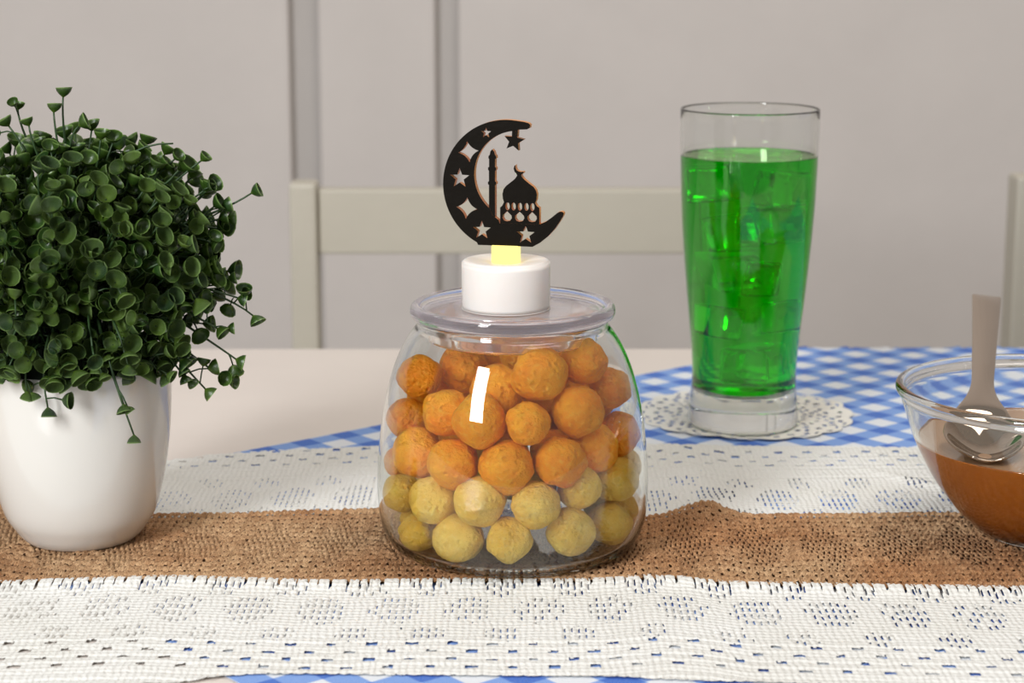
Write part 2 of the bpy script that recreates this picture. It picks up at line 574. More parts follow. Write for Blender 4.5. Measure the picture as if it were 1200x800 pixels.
def jute_gaps(I, J, x, s):
    Xw, Sw, m = jute_pattern(x, s)
    row = Sw / 0.0054
    cx = np.abs(np.cos(np.pi * (Xw / 0.0023 + 0.5 * (np.floor(row) % 2))))
    fr = row % 1.0
    a = (m > 0.5) & (cx < 0.36) & (fr > 0.25) & (fr < 0.80)
    b = (m <= 0.5) & (np.abs(np.sin(np.pi * Sw / 0.0068)) < 0.42) & (((Xw + 0.5 * Sw) / 0.0060) % 1.0 < 0.6) & (s > 0.005) & (s < 0.098)
    return a | b


run = empty('table_runner', (0, 0, 0))
tag(run, 'three striped runner, brown knitted jute between two white crochet lace bands', 'table runner')
under = lambda x: E1(x) - 0.003
me = sheet('crochet_band', -0.48, 0.48, 0.00054, 112, under, EB, -0.0002, None, lace_holes((0.090, 0.0985, 0.107, 0.1155)), lace_relief, 0.00008, 0, 0.0018)
tag(link('crochet_band', me, M['crochet'], run), 'white crochet lace band beyond the brown strip')
me = sheet('crochet_band', -0.48, 0.48, 0.00054, 90, E2, EF, 0.0002, None, lace_holes((0.0675, 0.0755, 0.0833, 0.0910), 1.0), lapped_relief, 0.00006, 0.0055, 0.0010)
tag(link('crochet_band', me, M['crochet'], run), 'white crochet lace band with a scalloped edge over the brown strip')
wig = lambda x: E1(x) + 0.0007 * np.sin(x * 900) + 0.0006 * np.sin(x * 2130 + 1)
me = sheet('jute_strip', -0.48, 0.48, 0.00055, 165, wig, E2, 0.0012, None, jute_gaps, jute_relief, 0.00006)
tag(link('jute_strip', me, M['jute'], run), 'brown knitted jute middle strip')
me = sheet('backing', -0.48, 0.48, 0.01, 12, lambda x: E1(x) - 0.002, lambda x: E2(x) + 0.003, -0.0003, None)
M['backing'] = plain('brown_gap_backing', rgb(128, 88, 56), 0.95, 0.0003, 900)  # dark sheet added beneath so the stitch gaps read as shaded
tag(link('backing', me, M['backing'], run), 'brown lining added behind the jute to darken its gaps')

# ------------------------------------------------------------------ doily under the tumbler
DC = ground(873, 487)
NR, NTH, RD = 44, 432, 0.0590
verts, faces = [], []
for i in range(NR + 1):
    for k in range(NTH):
        th = 2 * math.pi * k / NTH
        R = RD * (0.945 + 0.055 * abs(math.cos(th * 9)) ** 0.7)
        r = R * (0.02 + 0.98 * i / NR)
        curl = max(0, i / NR - 0.8) * 0.006 * (0.5 + 0.5 * math.sin(3 * th + 0.6))
        verts.append((r * math.cos(th), r * math.sin(th), 0.0011 + curl + 0.0003 * math.sin(5 * th) * i / NR))
for i in range(NR):
    for k in range(NTH):
        r = i / NR
        cut = False
        if 20 <= i < 42:
            ring = (i - 20) // 3; inr = (i - 20) % 3
            per = 12; ph = (k + (ring % 2) * 6) % per
            if inr < 2 and ph < (5 if ring % 3 else 4) and (ring * 5 + k // per * 3) % 7 not in (0, 4): cut = True
        if not cut: faces.append((i * NTH + k, (i + 1) * NTH + k, (i + 1) * NTH + (k + 1) % NTH, i * NTH + (k + 1) % NTH))
faces.append(tuple(range(NTH))[::-1])
o = link('lace_doily', from_data('lace_doily', verts, faces), M['doily'], loc=DC)
tag(o, 'round white lace doily with scalloped edge under the green drink', 'doily')

# ================================================================== the jar and what is in it
JAR = Vector((0.0003, 0.8215, T + 0.0025))
outer = [(0.0, 0.0006), (0.036, 0.0005), (0.0445, 0.0), (0.0490, 0.0012), (0.0525, 0.0052), (0.0550, 0.0120), (0.0560, 0.0215), (0.0561, 0.0320),
         (0.0550, 0.0470), (0.0530, 0.0615), (0.0498, 0.0760), (0.0462, 0.0868), (0.0425, 0.0935), (0.0400, 0.0960)]
inner = [(0.0384, 0.0958), (0.0411, 0.0926), (0.0449, 0.0862), (0.0485, 0.0756), (0.0517, 0.0612), (0.0537, 0.0469), (0.0548, 0.0320), (0.0547, 0.0220),
         (0.0537, 0.0128), (0.0510, 0.0062), (0.0465, 0.0030), (0.036, 0.0022), (0.0, 0.0022)]
widen = lambda pr: [(r * (1.0 + 0.03 * min(1.0, max(0.0, (0.092 - z) / 0.02))), z) for r, z in pr]
outer, inner = widen(outer), widen(inner)
prof = smooth_prof(outer, 4) + [(0.0401, 0.0975), (0.0397, 0.0985), (0.0385, 0.0987), (0.0377, 0.0978)] + smooth_prof(inner, 4)
jar = link('glass_jar', lathe('glass_jar', prof, 128), M['jar'], loc=JAR)
tag(jar, 'round clear glass jar bulging at the base, full of corn puff balls', 'jar')

lid = empty('jar_lid', JAR + Vector((0, 0, 0.0988)))
tag(lid, 'clear plastic lid with a rounded rim on the jar', 'lid')
lp = [(0.0, 0.0020), (0.0300, 0.0020), (0.0366, 0.0014), (0.0398, 0.0000), (0.0420, 0.0006), (0.0431, 0.0022), (0.0432, 0.0042), (0.0424, 0.0060), (0.0408, 0.0066),
      (0.0394, 0.0060), (0.0384, 0.0046), (0.0360, 0.0040), (0.0, 0.0040)]
link('disc', lathe('disc', smooth_prof(lp, 3), 128), M['lid'], lid)
pp = [(0.0368, 0.0016), (0.0372, -0.0010), (0.0366, -0.0075), (0.0358, -0.0085), (0.0350, -0.0078), (0.0350, 0.0016)]
link('plug_ring', lathe('plug_ring', smooth_prof(pp, 3), 96), M['lid'], lid)

# balls: (u, v, radius in pixels, colour); each lies against the inside of the glass where its line of sight meets it
BALLS = [(493, 441, 26, 0), (632, 438, 33, 0), (683, 424, 27, 0), (714, 455, 24, 0), (478, 490, 26, 0), (523, 483, 28, 0), (562, 493, 32, 0),
         (618, 496, 26, 0), (676, 482, 31, 0), (724, 508, 26, 0), (490, 530, 30, 0), (531, 543, 30, 0), (594, 547, 32, 0), (656, 541, 30, 0),
         (466, 540, 24, 0), (508, 586, 28, 1), (562, 587, 31, 1), (628, 592, 29, 1), (678, 571, 26, 1), (720, 562, 27, 1), (736, 545, 26, 1),
         (471, 577, 26, 1), (467, 608, 26, 1), (491, 624, 25, 1), (537, 631, 30, 1), (597, 632, 27, 1), (668, 622, 29, 1), (713, 614, 26, 1), (737, 596, 25, 1)]
BACK = [(575, 424, 0.0112, 0.010, 0), (583, 459, 0.0118, -0.020, 0), (590, 412, 0.0112, 0.026, 0), (693, 524, 0.0108, -0.022, 0), (545, 430, 0.011, 0.008, 0),
        (628, 408, 0.011, 0.022, 0), (655, 415, 0.0112, 0.012, 0)]
def r_in(z): return float(np.interp(z, [q[1] for q in inner[::-1]][1:], [0.0400] + [q[0] for q in inner[::-1]][2:]))


def wall_ok(q, R):
    # every point of the ball clears the glass
    for k in range(-4, 5):
        a = k * math.pi / 9
        if math.hypot(q.x, q.y) + R * math.cos(a) > r_in(q.z + R * math.sin(a)) - 0.0003: return False
    return q.z - R > 0.0022


spots = []
for u, v, rp, cidx in BALLS:
    best = None
    for shrink in (1.0, 0.95, 0.9, 0.85, 0.8):
        for y in np.arange(0.755, 0.845, 0.0005):
            p = at_y(u, v, y); Rb = rp * shrink * (p - cam.location).dot(FW) / F_PX
            if wall_ok(p - JAR, Rb): best = [p - JAR, Rb, cidx, (u, v)]; break
        if best: break
    if best is None:                                   # ease it towards the axis until it fits
        Rb = rp * 0.82 * 0.83 / F_PX; q = at_y(u, v, 0.824) - JAR
        for k in range(60):
            if wall_ok(q, Rb): break
            q.x *= 0.985; q.y *= 0.985; q.z = max(q.z, 0.0024 + Rb)
        best = [q, Rb, cidx, None]
    spots.append(best)
for u, v, Rb, dy, cidx in BACK:
    spots.append([at_y(u, v, JAR.y + dy) - JAR, Rb, cidx, (u, v)])
for it in range(40):                                    # overlapping neighbours: the farther one recedes along its line of sight
    for i in range(len(spots)):
        for j in range(i):
            a, b = spots[i], spots[j]
            if (a[0] - b[0]).length < (a[1] + b[1]) * 0.80:
                m = a if a[0].y > b[0].y else b
                if m[3]:
                    q = at_y(m[3][0], m[3][1], m[0].y + JAR.y + 0.0008) - JAR
                    if wall_ok(q, m[1]): m[0] = q
rnd = random.Random(11)
for tries in range(60000):
    z = rnd.uniform(0.0140, 0.084); Rb = rnd.uniform(0.0098, 0.0112)
    a = rnd.uniform(0, 2 * math.pi); rr = (r_in(z) - Rb * 1.04) * math.sqrt(rnd.random())
    q = Vector((rr * math.cos(a), rr * math.sin(a), max(z, 0.0024 + Rb)))
    if q.y > -0.004 and wall_ok(q, Rb) and all((q - s[0]).length > (Rb + s[1]) * 0.93 for s in spots):
        spots.append([q, Rb, 1 if z < 0.037 else 0, None])
from mathutils import noise as mnoise
ball_me = {}
for cidx in (0, 1):
    for var in range(5):
        bm = bmesh.new(); bmesh.ops.create_icosphere(bm, subdivisions=4, radius=0.011)
        off = Vector((var * 3.1, cidx * 5.7, 1.3))
        for vv in bm.verts:
            n = vv.co.normalized()
            k = 1 + 0.11 * mnoise.noise(n * 1.5 + off) + 0.045 * mnoise.noise(n * 4.5 + off) + 0.012 * mnoise.noise(n * 13 + off)
            vv.co *= k
        me = from_bm('corn_puff', bm); me.materials.append(M['orange'] if cidx == 0 else M['yellow'])
        ball_me[(cidx, var)] = me
for i, (q, Rb, cidx, vis) in enumerate(spots):
    o = link('corn_puff_ball', ball_me[(cidx, i % 5)], None, loc=JAR + q)
    o.rotation_euler = (rnd.uniform(0, 6), rnd.uniform(0, 6), rnd.uniform(0, 6))
    o.scale = (Rb / 0.0111,) * 3
    if cidx == 0:
        lay = 'topmost layer of the jar, under the lid' if q.z > 0.071 else ('orange middle layer of the jar' if q.z > 0.053 else 'lowest orange layer of the jar, above the yellow balls')
        tag(o, 'orange corn puff ball in the ' + lay, 'snack ball', 'orange corn puff balls in the jar')
    else:
        lay = 'lying on the bottom of the jar' if q.z < 0.0205 else 'of the upper yellow layer, just below the orange balls'
        tag(o, 'pale yellow corn puff ball ' + lay, 'snack ball', 'pale yellow corn puff balls in the jar')

# ------------------------------------------------------------------ LED candle with the crescent topper
CZ = JAR.z + 0.0988 + 0.0042
cc = at_y(593, 340, JAR.y)
CAN = Vector((cc.x, JAR.y - 0.001, CZ))
can = empty('led_candle', CAN)
tag(can, 'white LED tea light on the lid with a black crescent topper', 'candle')
bp = [(0.0, 0.0), (0.0172, 0.0), (0.0181, 0.0006), (0.0184, 0.002), (0.0186, 0.018), (0.0183, 0.0196), (0.0174, 0.0206), (0.0155, 0.0207), (0.0095, 0.0200), (0.0070, 0.0196), (0.0, 0.0196)]
link('candle_body', lathe('candle_body', smooth_prof(bp, 2), 96), M['candle'], can)
stub_top = at_y(592, 287, CAN.y).z - CZ
gp = [(0.0, 0.0190), (0.0060, 0.0190), (0.0061, 0.0200), (0.0061, stub_top - 0.0006), (0.0057, stub_top), (0.0, stub_top)]
o = link('light_stub', lathe('light_stub', gp, 48), M['glow'], can, smooth=False); o['label'] = 'glowing warm yellow light stub'

# topper drawn in units of the plate (x right, y up); 1 unit = S metres
SU = 0.2 * (cam.location - CAN - Vector((0, 0, 0.05))).length / F_PX
OX, OY = 410.0, 782.0


def pl(pts): return [((x - OX) * SU, (OY - y) * SU) for x, y in pts]


def star(cx, cy, r, n=5, inner=0.42, rot=0.0):
    out = []
    for k in range(2 * n):
        a = math.pi / 2 + rot + math.pi * k / n
        q = r if k % 2 == 0 else r * inner
        out.append((cx + q * math.cos(a), cy - q * math.sin(a)))
    return out


def star4(cx, cy, r, rot=0.0):
    out = []
    for k in range(4):
        for s in range(7):
            f = s / 7
            a0, a1 = math.pi / 2 * k + rot, math.pi / 2 * (k + 1) + rot
            p0 = np.array((math.cos(a0), math.sin(a0))); p1 = np.array((math.cos(a1), math.sin(a1)))
            m = (p0 + p1) * 0.26
            q = (1 - f) ** 2 * p0 + 2 * f * (1 - f) * m + f * f * p1
            out.append((cx + r * q[0], cy - r * q[1]))
    return out


def cut_plate(name, outline, holes, thick, parent):
    cu = bpy.data.curves.new(name, 'CURVE'); cu.dimensions = '2D'; cu.fill_mode = 'BOTH'
    cu.extrude = thick / 2; cu.bevel_depth = 0.0
    for poly in [outline] + holes:
        sp = cu.splines.new('POLY'); sp.points.add(len(poly) - 1); sp.use_cyclic_u = True
        for k, (x, y) in enumerate(poly): sp.points[k].co = (x, y, 0, 1)
    tmp = bpy.data.objects.new(name + '_tmp', cu); COL.objects.link(tmp)
    dg = bpy.context.evaluated_depsgraph_get()
    me = bpy.data.meshes.new_from_object(tmp.evaluated_get(dg))
    bpy.data.objects.remove(tmp)
    me.name = name; me.materials.clear()
    me.materials.append(M['topper']); me.materials.append(M['topper_edge'])
    for p in me.polygons: p.material_index = 0 if abs(p.normal.z) > 0.5 else 1
    o = link(name, me, None, parent, smooth=False)
    return o


top = empty('topper', (0, 0, stub_top - 0.0004), math.radians(-13), can)
top['label'] = 'flat black crescent ornament with mosque cut-outs'


def arc(cx, cy, r, a0, a1, n):
    return [(cx + r * math.cos(math.radians(a0 + (a1 - a0) * k / n)), cy + r * math.sin(math.radians(a0 + (a1 - a0) * k / n))) for k in range(n + 1)]


outl = [(560, 66), (548, 56), (520, 49)] + [(420 + 384 * math.cos(a), 424 + 384 * math.sin(a)) for a in np.linspace(math.radians(-82), math.radians(-242), 70)]
outl += [(246, 778), (575, 778), (620, 752), (668, 712), (706, 670), (738, 622), (757, 588), (760, 574), (752, 566), (738, 565), (722, 573), (690, 600), (655, 626), (622, 641), (600, 645)]
outl += [(376, 645), (372, 628), (352, 612), (330, 596)] + [(484 + 259 * math.cos(a), 362 + 259 * math.sin(a)) for a in np.linspace(math.radians(129), math.radians(262), 60)]
outl += [(470, 98), (500, 95), (540, 93), (556, 84)]
holes = [star(297, 118, 31), star4(190, 230, 62, 0.12), star(137, 387, 60), star4(178, 562, 64, -0.08), star(270, 690, 56), star(533, 708, 56)]
plate = cut_plate('crescent', pl(outl), [pl(h) for h in holes], 0.0032, top)
mn = [(313, 640), (313, 422), (307, 418), (307, 404), (313, 400), (313, 338), (308, 334), (308, 320), (314, 316), (314, 270), (310, 266), (311, 252), (318, 246), (322, 226), (333, 213), (344, 226),
      (350, 246), (356, 252), (357, 266), (350, 270), (350, 316), (356, 320), (356, 334), (350, 338), (350, 400), (356, 404), (356, 418), (350, 422), (350, 640)]
pm = cut_plate('minaret', pl(mn), [], 0.0031, top)
dome = [(380, 660), (380, 552), (392, 542), (403, 520), (396, 500), (394, 472), (400, 445), (416, 424), (444, 402), (468, 382), (482, 362), (476, 350), (466, 340), (461, 322), (465, 306), (472, 301),
        (472, 316), (478, 330), (490, 337), (504, 340), (518, 338), (522, 344), (516, 350), (508, 354), (506, 364), (524, 384), (552, 406), (580, 426), (594, 446), (600, 470), (597, 500), (589, 520),
        (600, 538), (615, 548), (615, 660)]
small = [[(x + 13 * math.cos(a), 544 + 23 * math.sin(a)) for a in np.linspace(0, 2 * math.pi, 12, endpoint=False)] for x in (425, 461, 499, 538, 573)]
spade = [[(x, 573), (x + 12, 584), (x + 26, 598), (x + 28, 612), (x + 18, 628), (x, 632), (x - 18, 628), (x - 28, 612), (x - 26, 598), (x - 12, 584)] for x in (422, 497, 572)]
pmq = cut_plate('mosque', pl(dome), [pl(h) for h in small + spade], 0.0031, top)
st = [(470, 92), (492, 92), (490, 108)] + [q for q in star(462, 164, 62, 5, 0.45, -0.12)][1:] + [(447, 130)]
hs = cut_plate('star', pl(star(462, 162, 62, 5, 0.46, -0.15)), [], 0.0031, top)
hk = cut_plate('star_link', pl([(452, 90), (486, 88), (484, 135), (450, 135)]), [], 0.0029, top)
for q in (plate, pm, pmq, hs, hk): q.rotation_euler = (math.pi / 2, 0, 0)

# ================================================================== tumbler, drink, ice
TUM = Vector((0.1240, 1.0378, T + 0.0018))
tout = [(0.0, 0.0012), (0.022, 0.0010), (0.0275, 0.0), (0.0291, 0.0012), (0.0294, 0.0035), (0.0287, 0.0110), (0.0279, 0.0200), (0.0276, 0.0290), (0.0287, 0.0455),
        (0.0311, 0.0690), (0.0332, 0.0918), (0.0348, 0.1145), (0.0359, 0.1460), (0.0362, 0.1672)]
tin = [(0.0352, 0.1672), (0.0349, 0.1460), (0.0338, 0.1145), (0.0322, 0.0918), (0.0300, 0.0690), (0.0276, 0.0455), (0.0265, 0.0290), (0.0262, 0.0225), (0.0240, 0.0185), (0.017, 0.0165), (0.0, 0.0160)]
prof = smooth_prof(tout, 4) + [(0.0361, 0.1679), (0.0357, 0.1682), (0.0353, 0.1679)] + smooth_prof(tin, 4)
me = lathe('glass_tumbler', prof, 112)
me.materials.append(M['tumbler']); me.materials.append(M['base'])
for p in me.polygons: p.material_index = 1 if p.center.z < 0.0150 else 0
o = link('glass_tumbler', me, None, loc=TUM)
tag(o, 'tall clear drinking glass flaring upward, standing on the doily', 'drinking glass')
dprof = [(0.0, 0.0163), (0.017, 0.0168), (0.0240, 0.0188), (0.0264, 0.0228), (0.0269, 0.0290), (0.0281, 0.0455), (0.0305, 0.0690), (0.0326, 0.0918), (0.0342, 0.1145), (0.0353, 0.1435)]
dprof = smooth_prof(dprof, 4) + [(0.0353, 0.1440), (0.0346, 0.1436), (0.030, 0.1434), (0.0, 0.1434)]
dme = lathe('green_drink', dprof, 112)
dV = [v.co.copy() for v in dme.vertices]; dF = [tuple(p.vertices) for p in dme.polygons]
ICE = [(0.004, -0.003, 0.0345, 0.0215)]
for z, a, off, sz in ((0.0585, 20, 0.0132, 0.0175), (0.0825, 105, 0.0140, 0.0180), (0.1065, 50, 0.0146, 0.0190), (0.1295, 150, 0.0150, 0.0190)):
    for sg in (-1, 1):
        ICE.append((sg * off * math.cos(math.radians(a)), sg * off * math.sin(math.radians(a)), z + sg * 0.0008, sz))
for x, y, z, sz in ICE:
    bm = bmesh.new(); bmesh.ops.create_cube(bm, size=sz)
    for vv in bm.verts: vv.co += Vector((rnd.uniform(-1, 1), rnd.uniform(-1, 1), rnd.uniform(-1, 0.3))) * sz * 0.09
    bmesh.ops.bevel(bm, geom=list(bm.edges), offset=sz * 0.12, segments=3, affect='EDGES', profile=0.5)
    bmesh.ops.rotate(bm, verts=bm.verts, matrix=Euler((rnd.uniform(-0.22, 0.22), rnd.uniform(-0.22, 0.22), math.atan2(y, x) + rnd.uniform(-0.15, 0.15))).to_matrix())
    bm.verts.index_update()
    off = len(dV)                                      # the hollow that the cube leaves in the drink
    dV += [vv.co + Vector((x, y, z)) for vv in bm.verts]
    dF += [tuple(off + vv.index for vv in reversed(f.verts)) for f in bm.faces]
    for vv in bm.verts: vv.co *= 0.985
    o = link('ice_cube', from_bm('ice_cube', bm), M['ice'], loc=TUM + Vector((x, y, z)))
    tag(o, 'rounded clear ice cube ' + ('near the surface of' if z > 0.118 else 'midway down' if z > 0.07 else 'near the bottom of') + ' the green drink', 'ice cube', 'ice cubes in the green drink')
o = link('green_drink', from_data('green_drink', dV, dF), M['drink'], loc=TUM)
tag(o, 'clear bright green drink filling the tall glass', 'drink')

# ================================================================== bowl, sauce, spoon
BOWL = Vector((0.2350, 0.8362, T + 0.0025))
bo = [(0.0, 0.0010), (0.022, 0.0008), (0.0275, 0.0), (0.0310, 0.0018), (0.0368, 0.0068), (0.0425, 0.0130), (0.0505, 0.0235), (0.0565, 0.0345), (0.0608, 0.0440), (0.0646, 0.0550), (0.0662, 0.0605)]
bi = [(0.0640, 0.0640), (0.0638, 0.0605), (0.0622, 0.0550), (0.0585, 0.0440), (0.0541, 0.0345), (0.0480, 0.0240), (0.0398, 0.0145), (0.030, 0.0075), (0.018, 0.0048), (0.0, 0.0045)]
rimp = [(0.0672, 0.0612), (0.0681, 0.0625), (0.0683, 0.0640), (0.0676, 0.0653), (0.0662, 0.0658), (0.0648, 0.0653)]
o = link('glass_bowl', lathe('glass_bowl', smooth_prof(bo, 4) + smooth_prof(rimp, 3) + smooth_prof(bi, 4), 128), M['bowl'], loc=BOWL)
tag(o, 'clear round glass bowl half full of brown sauce', 'bowl')
LV = 0.0412
sp_ = [(0.0, 0.0049), (0.018, 0.0052), (0.0300, 0.0062), (0.0405, 0.0120), (0.0492, 0.0232), (0.0553, 0.0343), (0.0588, LV)]
sp_ = smooth_prof(sp_, 4) + [(0.0590, LV + 0.0007), (0.0575, LV + 0.0003), (0.0555, LV), (0.0, LV)]
M['sauce_top'] = plain('pale_tan_sauce_top', rgb(186, 150, 118), 0.05, 0, 40, IOR=1.8)  # top faces in a paler tan than the sauce below
me = lathe('brown_sauce', sp_, 112); me.materials.append(M['caramel']); me.materials.append(M['sauce_top'])
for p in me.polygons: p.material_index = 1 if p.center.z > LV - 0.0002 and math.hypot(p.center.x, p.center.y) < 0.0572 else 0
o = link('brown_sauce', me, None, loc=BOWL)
tag(o, 'glossy caramel brown sauce lying in the glass bowl', 'sauce')

# spoon: swept ribbon, head in the sauce, handle over the far rim
A_ = at_y(1153, 413, BOWL.y + 0.0665); A_.z = BOWL.z + 0.0672
tipp = at_y(1156, 346, 0.968)
dirv = (tipp - A_).normalized()
neck = A_ - dirv * 0.064
headend = neck - dirv * 0.046 + Vector((0.004, 0, 0))
path = [headend + (neck - headend) * (k / 14) for k in range(14)] + [neck + (tipp - neck) * (k / 18) for k in range(19)]
widths = []
for k in range(14):
    f = k / 13.0
    widths.append(0.0170 * max(0.02, math.sin(math.pi * min(1, (f * 0.80 + 0.06)))) ** 0.62)
for k in range(19):
    f = k / 18.0
    widths.append(0.0046 + 0.0028 * f ** 1.5 + max(0, (0.22 - f)) ** 2 * 0.13)
widths[13] = 0.0115
NW = 12
side = dirv.cross(Vector((0, 0, 1))).normalized(); nup = side.cross(dirv).normalized()
roll = math.radians(-14)
bm = bmesh.new(); grid = []
for k, (p, wd) in enumerate(zip(path, widths)):
    row = []
    dep = 0.0
    if k < 14: dep = 0.0085 * max(0.0, math.sin(math.pi * (k + 0.5) / 14.5)) ** 0.8
    tw = roll * max(0.0, (k - 14) / 18.0)
    s2 = side * math.cos(tw) + nup * math.sin(tw); n2 = nup * math.cos(tw) - side * math.sin(tw)
    skew = dirv * (0.0035 if k == len(path) - 1 else 0.0)
    for j in range(NW + 1):
        f = 2 * j / NW - 1
        row.append(bm.verts.new(p + s2 * (f * wd) - n2 * (dep * (1 - f * f)) + n2 * ((0.0014 * min(1.0, (k - 14) / 6.0) if k < len(path) - 1 else 0.0) * (1 - f * f) if k >= 14 else 0) + skew * f))
    grid.append(row)
for a, b in zip(grid, grid[1:]):
    for j in range(NW): bm.faces.new((a[j], a[j + 1], b[j + 1], b[j]))
me = from_bm('steel_spoon', bm)
o = link('steel_spoon', me, M['steel'])
md = o.modifiers.new('thick', 'SOLIDIFY'); md.thickness = 0.0014; md.offset = 0
md = o.modifiers.new('sub', 'SUBSURF'); md.levels = 1; md.render_levels = 2
tag(o, 'polished steel spoon resting in the bowl of brown sauce', 'spoon')

# ================================================================== potted plant
POT = Vector((-0.1872, 0.8312, T + 0.0025))
plant = empty('potted_plant', POT)
tag(plant, 'small leafy green plastic plant in a glossy white tapered pot', 'potted plant')
po = [(0.0, 0.0006), (0.019, 0.0004), (0.0228, 0.0), (0.0258, 0.0022), (0.0288, 0.0062), (0.0328, 0.0135), (0.0366, 0.0285), (0.0391, 0.0438), (0.0404, 0.0590), (0.0409, 0.0770)]
pi_ = [(0.0388, 0.0770), (0.0382, 0.0590), (0.0368, 0.0438), (0.0, 0.0430)]
link('pot', lathe('pot', smooth_prof(po, 4) + [(0.0408, 0.0782), (0.0400, 0.0787), (0.0391, 0.0782)] + pi_, 96), M['ceramic'], plant)
fp = [(0.0383, 0.060), (0.0383, 0.0700), (0.034, 0.0800), (0.026, 0.0880), (0.014, 0.0925), (0.0, 0.0935)]
o = link('filler', lathe('filler', smooth_prof(fp, 3), 40), M['moss'], plant); o['label'] = 'dark green filler under the leaves'


def cup(seed):
    r_ = random.Random(seed); n = 12
    prof = [(0.10, -0.10, 0.0), (0.30, 0.06, 0.15), (0.62, 0.34, 0.4), (0.86, 0.66, 0.65), (0.97, 0.98, 0.86), (1.02, 1.16, 1.0)]
    ecc = r_.uniform(0.86, 1.0); lip = r_.uniform(0.0, 0.22); ph = r_.uniform(0, 6.28)
    vs, fs, us = [(0, 0, -0.14)], [], [(0, 0)]
    for i, (r, z, vv) in enumerate(prof):
        for k in range(n):
            a = 2 * math.pi * k / n
            wv = 1 + (i / 5.0) * 0.05 * math.sin(2 * a + ph)
            vs.append((r * wv * math.cos(a), r * wv * ecc * math.sin(a), z * 0.92 + lip * (i / 5.0) ** 2 * math.cos(a)))
            us.append((k / n, vv))
    for k in range(n): fs.append((0, 1 + (k + 1) % n, 1 + k))
    for i in range(len(prof) - 1):
        for k in range(n):
            a = 1 + i * n + k; b = 1 + i * n + (k + 1) % n
            fs.append((a, b, b + n, a + n))
    return vs, fs, us


CUPS = [cup(s) for s in range(6)]
CUPM = []
for vs, fs, us in CUPS:
    me = from_data('leaf', vs, fs, us); me.materials.append(M['leaf']); CUPM.append(me)
rp = random.Random(5)
CEN = at_y(98, 302, POT.y) - POT          # middle of the leaf ball
RX, RZc = 0.0610, 0.0530
leaves = []                                # (position, direction, radius) in plant space
stems = []


def add_leaf(p, d, r): leaves.append((Vector(p), Vector(d).normalized(), r))


def bez(a, b, c, n):
    return [a * (1 - s) ** 2 + b * 2 * s * (1 - s) + c * s * s for s in [k / n for k in range(n + 1)]]


def sprig(root, mid, tip, nl, rad=0.00055, leaf_r=0.0032, end=True, spread=1.0):
    pts = bez(root, mid, tip, 7)
    V, Fc = tube(pts, [rad * (1.15 - 0.45 * k / 7) for k in range(8)], 5)
    tang = (pts[-1] - pts[-2]).normalized()
    if end: add_leaf(tip, tang + Vector((rp.uniform(-.3, .3), rp.uniform(-.45, .15), rp.uniform(-.2, .3))), leaf_r * rp.uniform(0.9, 1.15))
    for k in range(nl):
        s = 1 - (k + 0.6) / (nl + 1.2) * 0.62
        q = pts[min(6, int(s * 7))] + (pts[min(7, int(s * 7) + 1)] - pts[min(6, int(s * 7))]) * (s * 7 - int(s * 7))
        outd = (tang * 0.5 + Vector((rp.uniform(-1, 1), rp.uniform(-1.2, 0.8), rp.uniform(-.7, 1)))).normalized()
        e = q + outd * rp.uniform(0.004, 0.0085) * spread
        v2, f2 = tube([q, (q + e) / 2 + Vector((0, 0, 0.0006)), e], rad * 0.7, 4)
        off = len(V); V += v2; Fc += [tuple(i + off for i in f) for f in f2]
        add_leaf(e, outd, leaf_r * rp.uniform(0.8, 1.25))
    stems.append((V, Fc))


ROOT = Vector((0, 0, 0.078))
# sprigs that stick out of the ball: tip pixel, bend pixel, distance offset, side leaves, leaf at the end
EXPL = [((74, 113), (73, 150), -.01, 0, 1), ((63, 131), (66, 165), -.015, 0, 1), ((21, 128), (24, 150), 0, 1, 1), ((10, 147), (28, 172), -.01, 1, 1), ((34, 147), (38, 170), -.01, 0, 1),
        ((93, 147), (78, 165), -.01, 0, 1), ((118, 163), (116, 180), -.01, 0, 1), ((203, 168), (145, 172), -.012, 0, 0), ((182, 186), (160, 186), -.01, 1, 1), ((205, 186), (190, 200), -.01, 0, 1),
        ((236, 188), (215, 204), -.008, 0, 1), ((209, 200), (195, 215), -.02, 0, 0), ((295, 226), (262, 246), -.005, 0, 1), ((242, 220), (225, 235), -.01, 1, 1), ((257, 256), (240, 262), 0, 1, 1),
        ((261, 270), (235, 262), .004, 0, 0), ((248, 285), (228, 275), -.01, 1, 1), ((243, 305), (228, 300), -.01, 1, 1), ((268, 326), (250, 322), -.005, 1, 1), ((279, 349), (258, 342), -.008, 2, 1),
        ((297, 370), (262, 345), -.004, 2, 1), ((255, 385), (238, 375), -.012, 2, 1), ((277, 421), (250, 402), -.006, 1, 1), ((268, 445), (232, 424), -.010, 1, 1), ((241, 456), (212, 425), -.014, 2, 1),
        ((56, 478), (46, 415), -.047, 3, 1), ((32, 459), (26, 415), -.047, 1, 1), ((157, 510), (126, 425), -.047, 0, 1), ((145, 474), (126, 420), -.048, 1, 1), 
        ((112, 430), (105, 390), -.049, 2, 1), ((8, 430), (10, 390), -.047, 2, 1), ((190, 440), (165, 410), -.030, 2, 1), ((150, 428), (140, 390), -.047, 1, 1), ((215, 440), (200, 420), -.02, 1, 1)]
for (tu, tv), (mu, mv), dy, nl, en in EXPL:
    tip = at_y(tu, tv, POT.y + dy) - POT; mid = at_y(mu, mv, POT.y + dy) - POT
    root = CEN * 0.55 + mid * 0.45; root = root + (mid - CEN) * 0.15
    sprig(root, mid * 1.25 - (root + tip) * 0.125, tip, nl, end=bool(en), leaf_r=0.0031)
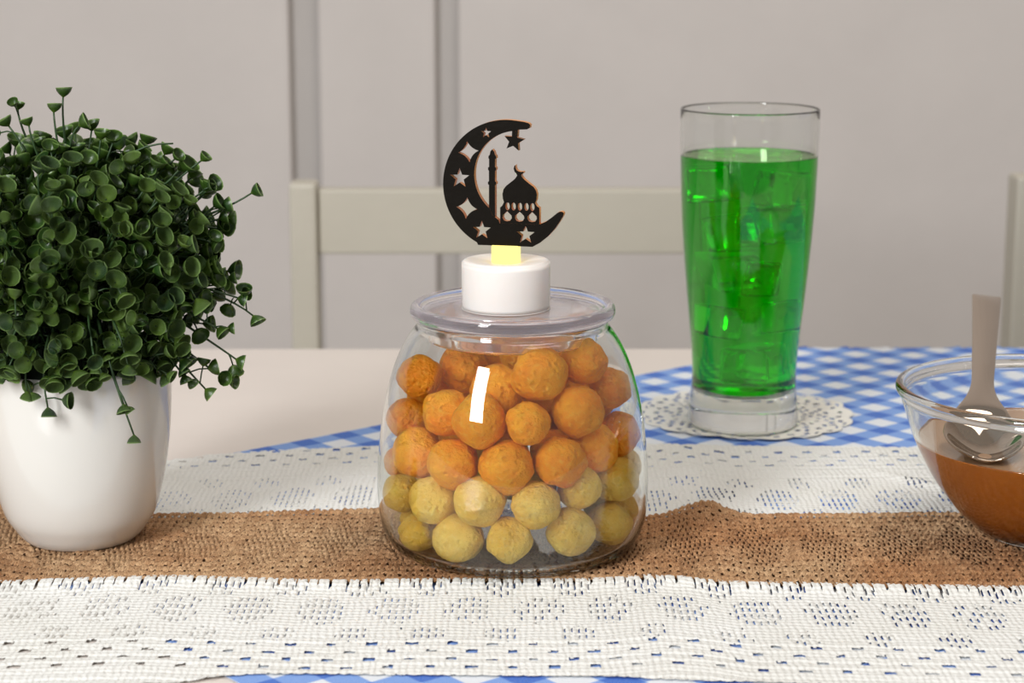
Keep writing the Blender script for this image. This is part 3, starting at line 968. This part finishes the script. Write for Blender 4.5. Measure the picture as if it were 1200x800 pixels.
# leaves hanging over the front of the pot's rim
for k in range(34):
    a = math.radians(-170 + 160 * (k + 0.5) / 34 + rp.uniform(-3, 3))
    d = Vector((math.cos(a), math.sin(a), 0))
    rr = rp.uniform(0.043, 0.054)
    tip = Vector((d.x * rr, d.y * rr, rp.uniform(0.079, 0.092)))
    sprig(ROOT + d * 0.024 + Vector((0, 0, 0.010)), d * 0.040 + Vector((0, 0, 0.098)), tip, 3, leaf_r=0.0036)
# the ball itself: even spread of directions
NB = 190
for k in range(NB):
    zz = 1 - (k + 0.5) / NB * 1.62
    a = k * 2.39996 + rp.uniform(-.2, .2)
    h = math.sqrt(max(0.0, 1 - zz * zz))
    d = Vector((h * math.cos(a), h * math.sin(a), zz))
    sc = rp.uniform(0.86, 1.04)
    tip = CEN + Vector((d.x * RX, d.y * RX * 0.92, d.z * RZc)) * sc
    if tip.z < 0.086 and math.hypot(tip.x, tip.y) < 0.046: tip.z = 0.086 + rp.uniform(0, 0.004)
    mid = ROOT * 0.4 + tip * 0.6 + Vector((0, 0, 0.012)) + Vector((rp.uniform(-.006, .006), rp.uniform(-.006, .006), 0))
    root = ROOT + Vector((d.x * 0.02, d.y * 0.02, 0.004))
    sprig(root, mid, tip, 3 if d.y < 0.35 else 2, leaf_r=0.0037)
# inner leaves that close the ball
inner_lv = []
for k in range(900):
    a = rp.uniform(0, 2 * math.pi); zz = rp.uniform(-0.75, 1); h = math.sqrt(1 - zz * zz)
    d = Vector((h * math.cos(a), h * math.sin(a), zz)); sc = rp.uniform(0.45, 0.88)
    p = CEN + Vector((d.x * RX, d.y * RX * 0.92, d.z * RZc)) * sc
    if p.z < 0.080: continue
    inner_lv.append((p, d + Vector((rp.uniform(-.8, .8), rp.uniform(-.8, .8), rp.uniform(-.8, .8))), 0.0037 * rp.uniform(0.8, 1.2)))
camq = cam.location - POT
leaves.sort(key=lambda L: (L[0] - camq).length - 0.10 * 0)
near = leaves[:300]; rest = leaves[300:] + inner_lv
for i, (V, Fc) in enumerate(stems):
    me = from_data('stem', V, Fc); link('stem', me, M['stem'], plant)
for i, (p, d, r) in enumerate(near):
    o = bpy.data.objects.new('leaf', CUPM[i % 6]); COL.objects.link(o); o.parent = plant
    o.location = p; o.rotation_mode = 'QUATERNION'
    qd = d.to_track_quat('Z', 'Y'); o.rotation_quaternion = qd @ Euler((0, 0, rp.uniform(0, 6.28))).to_quaternion()
    o.scale = (r, r, r)
for me in CUPM: me.polygons.foreach_set('use_smooth', [True] * len(me.polygons))
V, Fc, U = [], [], []
for i, (p, d, r) in enumerate(rest):
    vs, fs, us = CUPS[i % 6]
    q = Vector(d).normalized().to_track_quat('Z', 'Y') @ Euler((0, 0, rp.uniform(0, 6.28))).to_quaternion()
    off = len(V)
    V += [Vector(p) + (q @ Vector(x)) * r for x in vs]; Fc += [tuple(k + off for k in f) for f in fs]; U += us
o = link('foliage', from_data('foliage', V, Fc, U), M['leaf'], plant); o['kind'] = 'stuff'; o['label'] = 'inner and rear leaves of the plant'
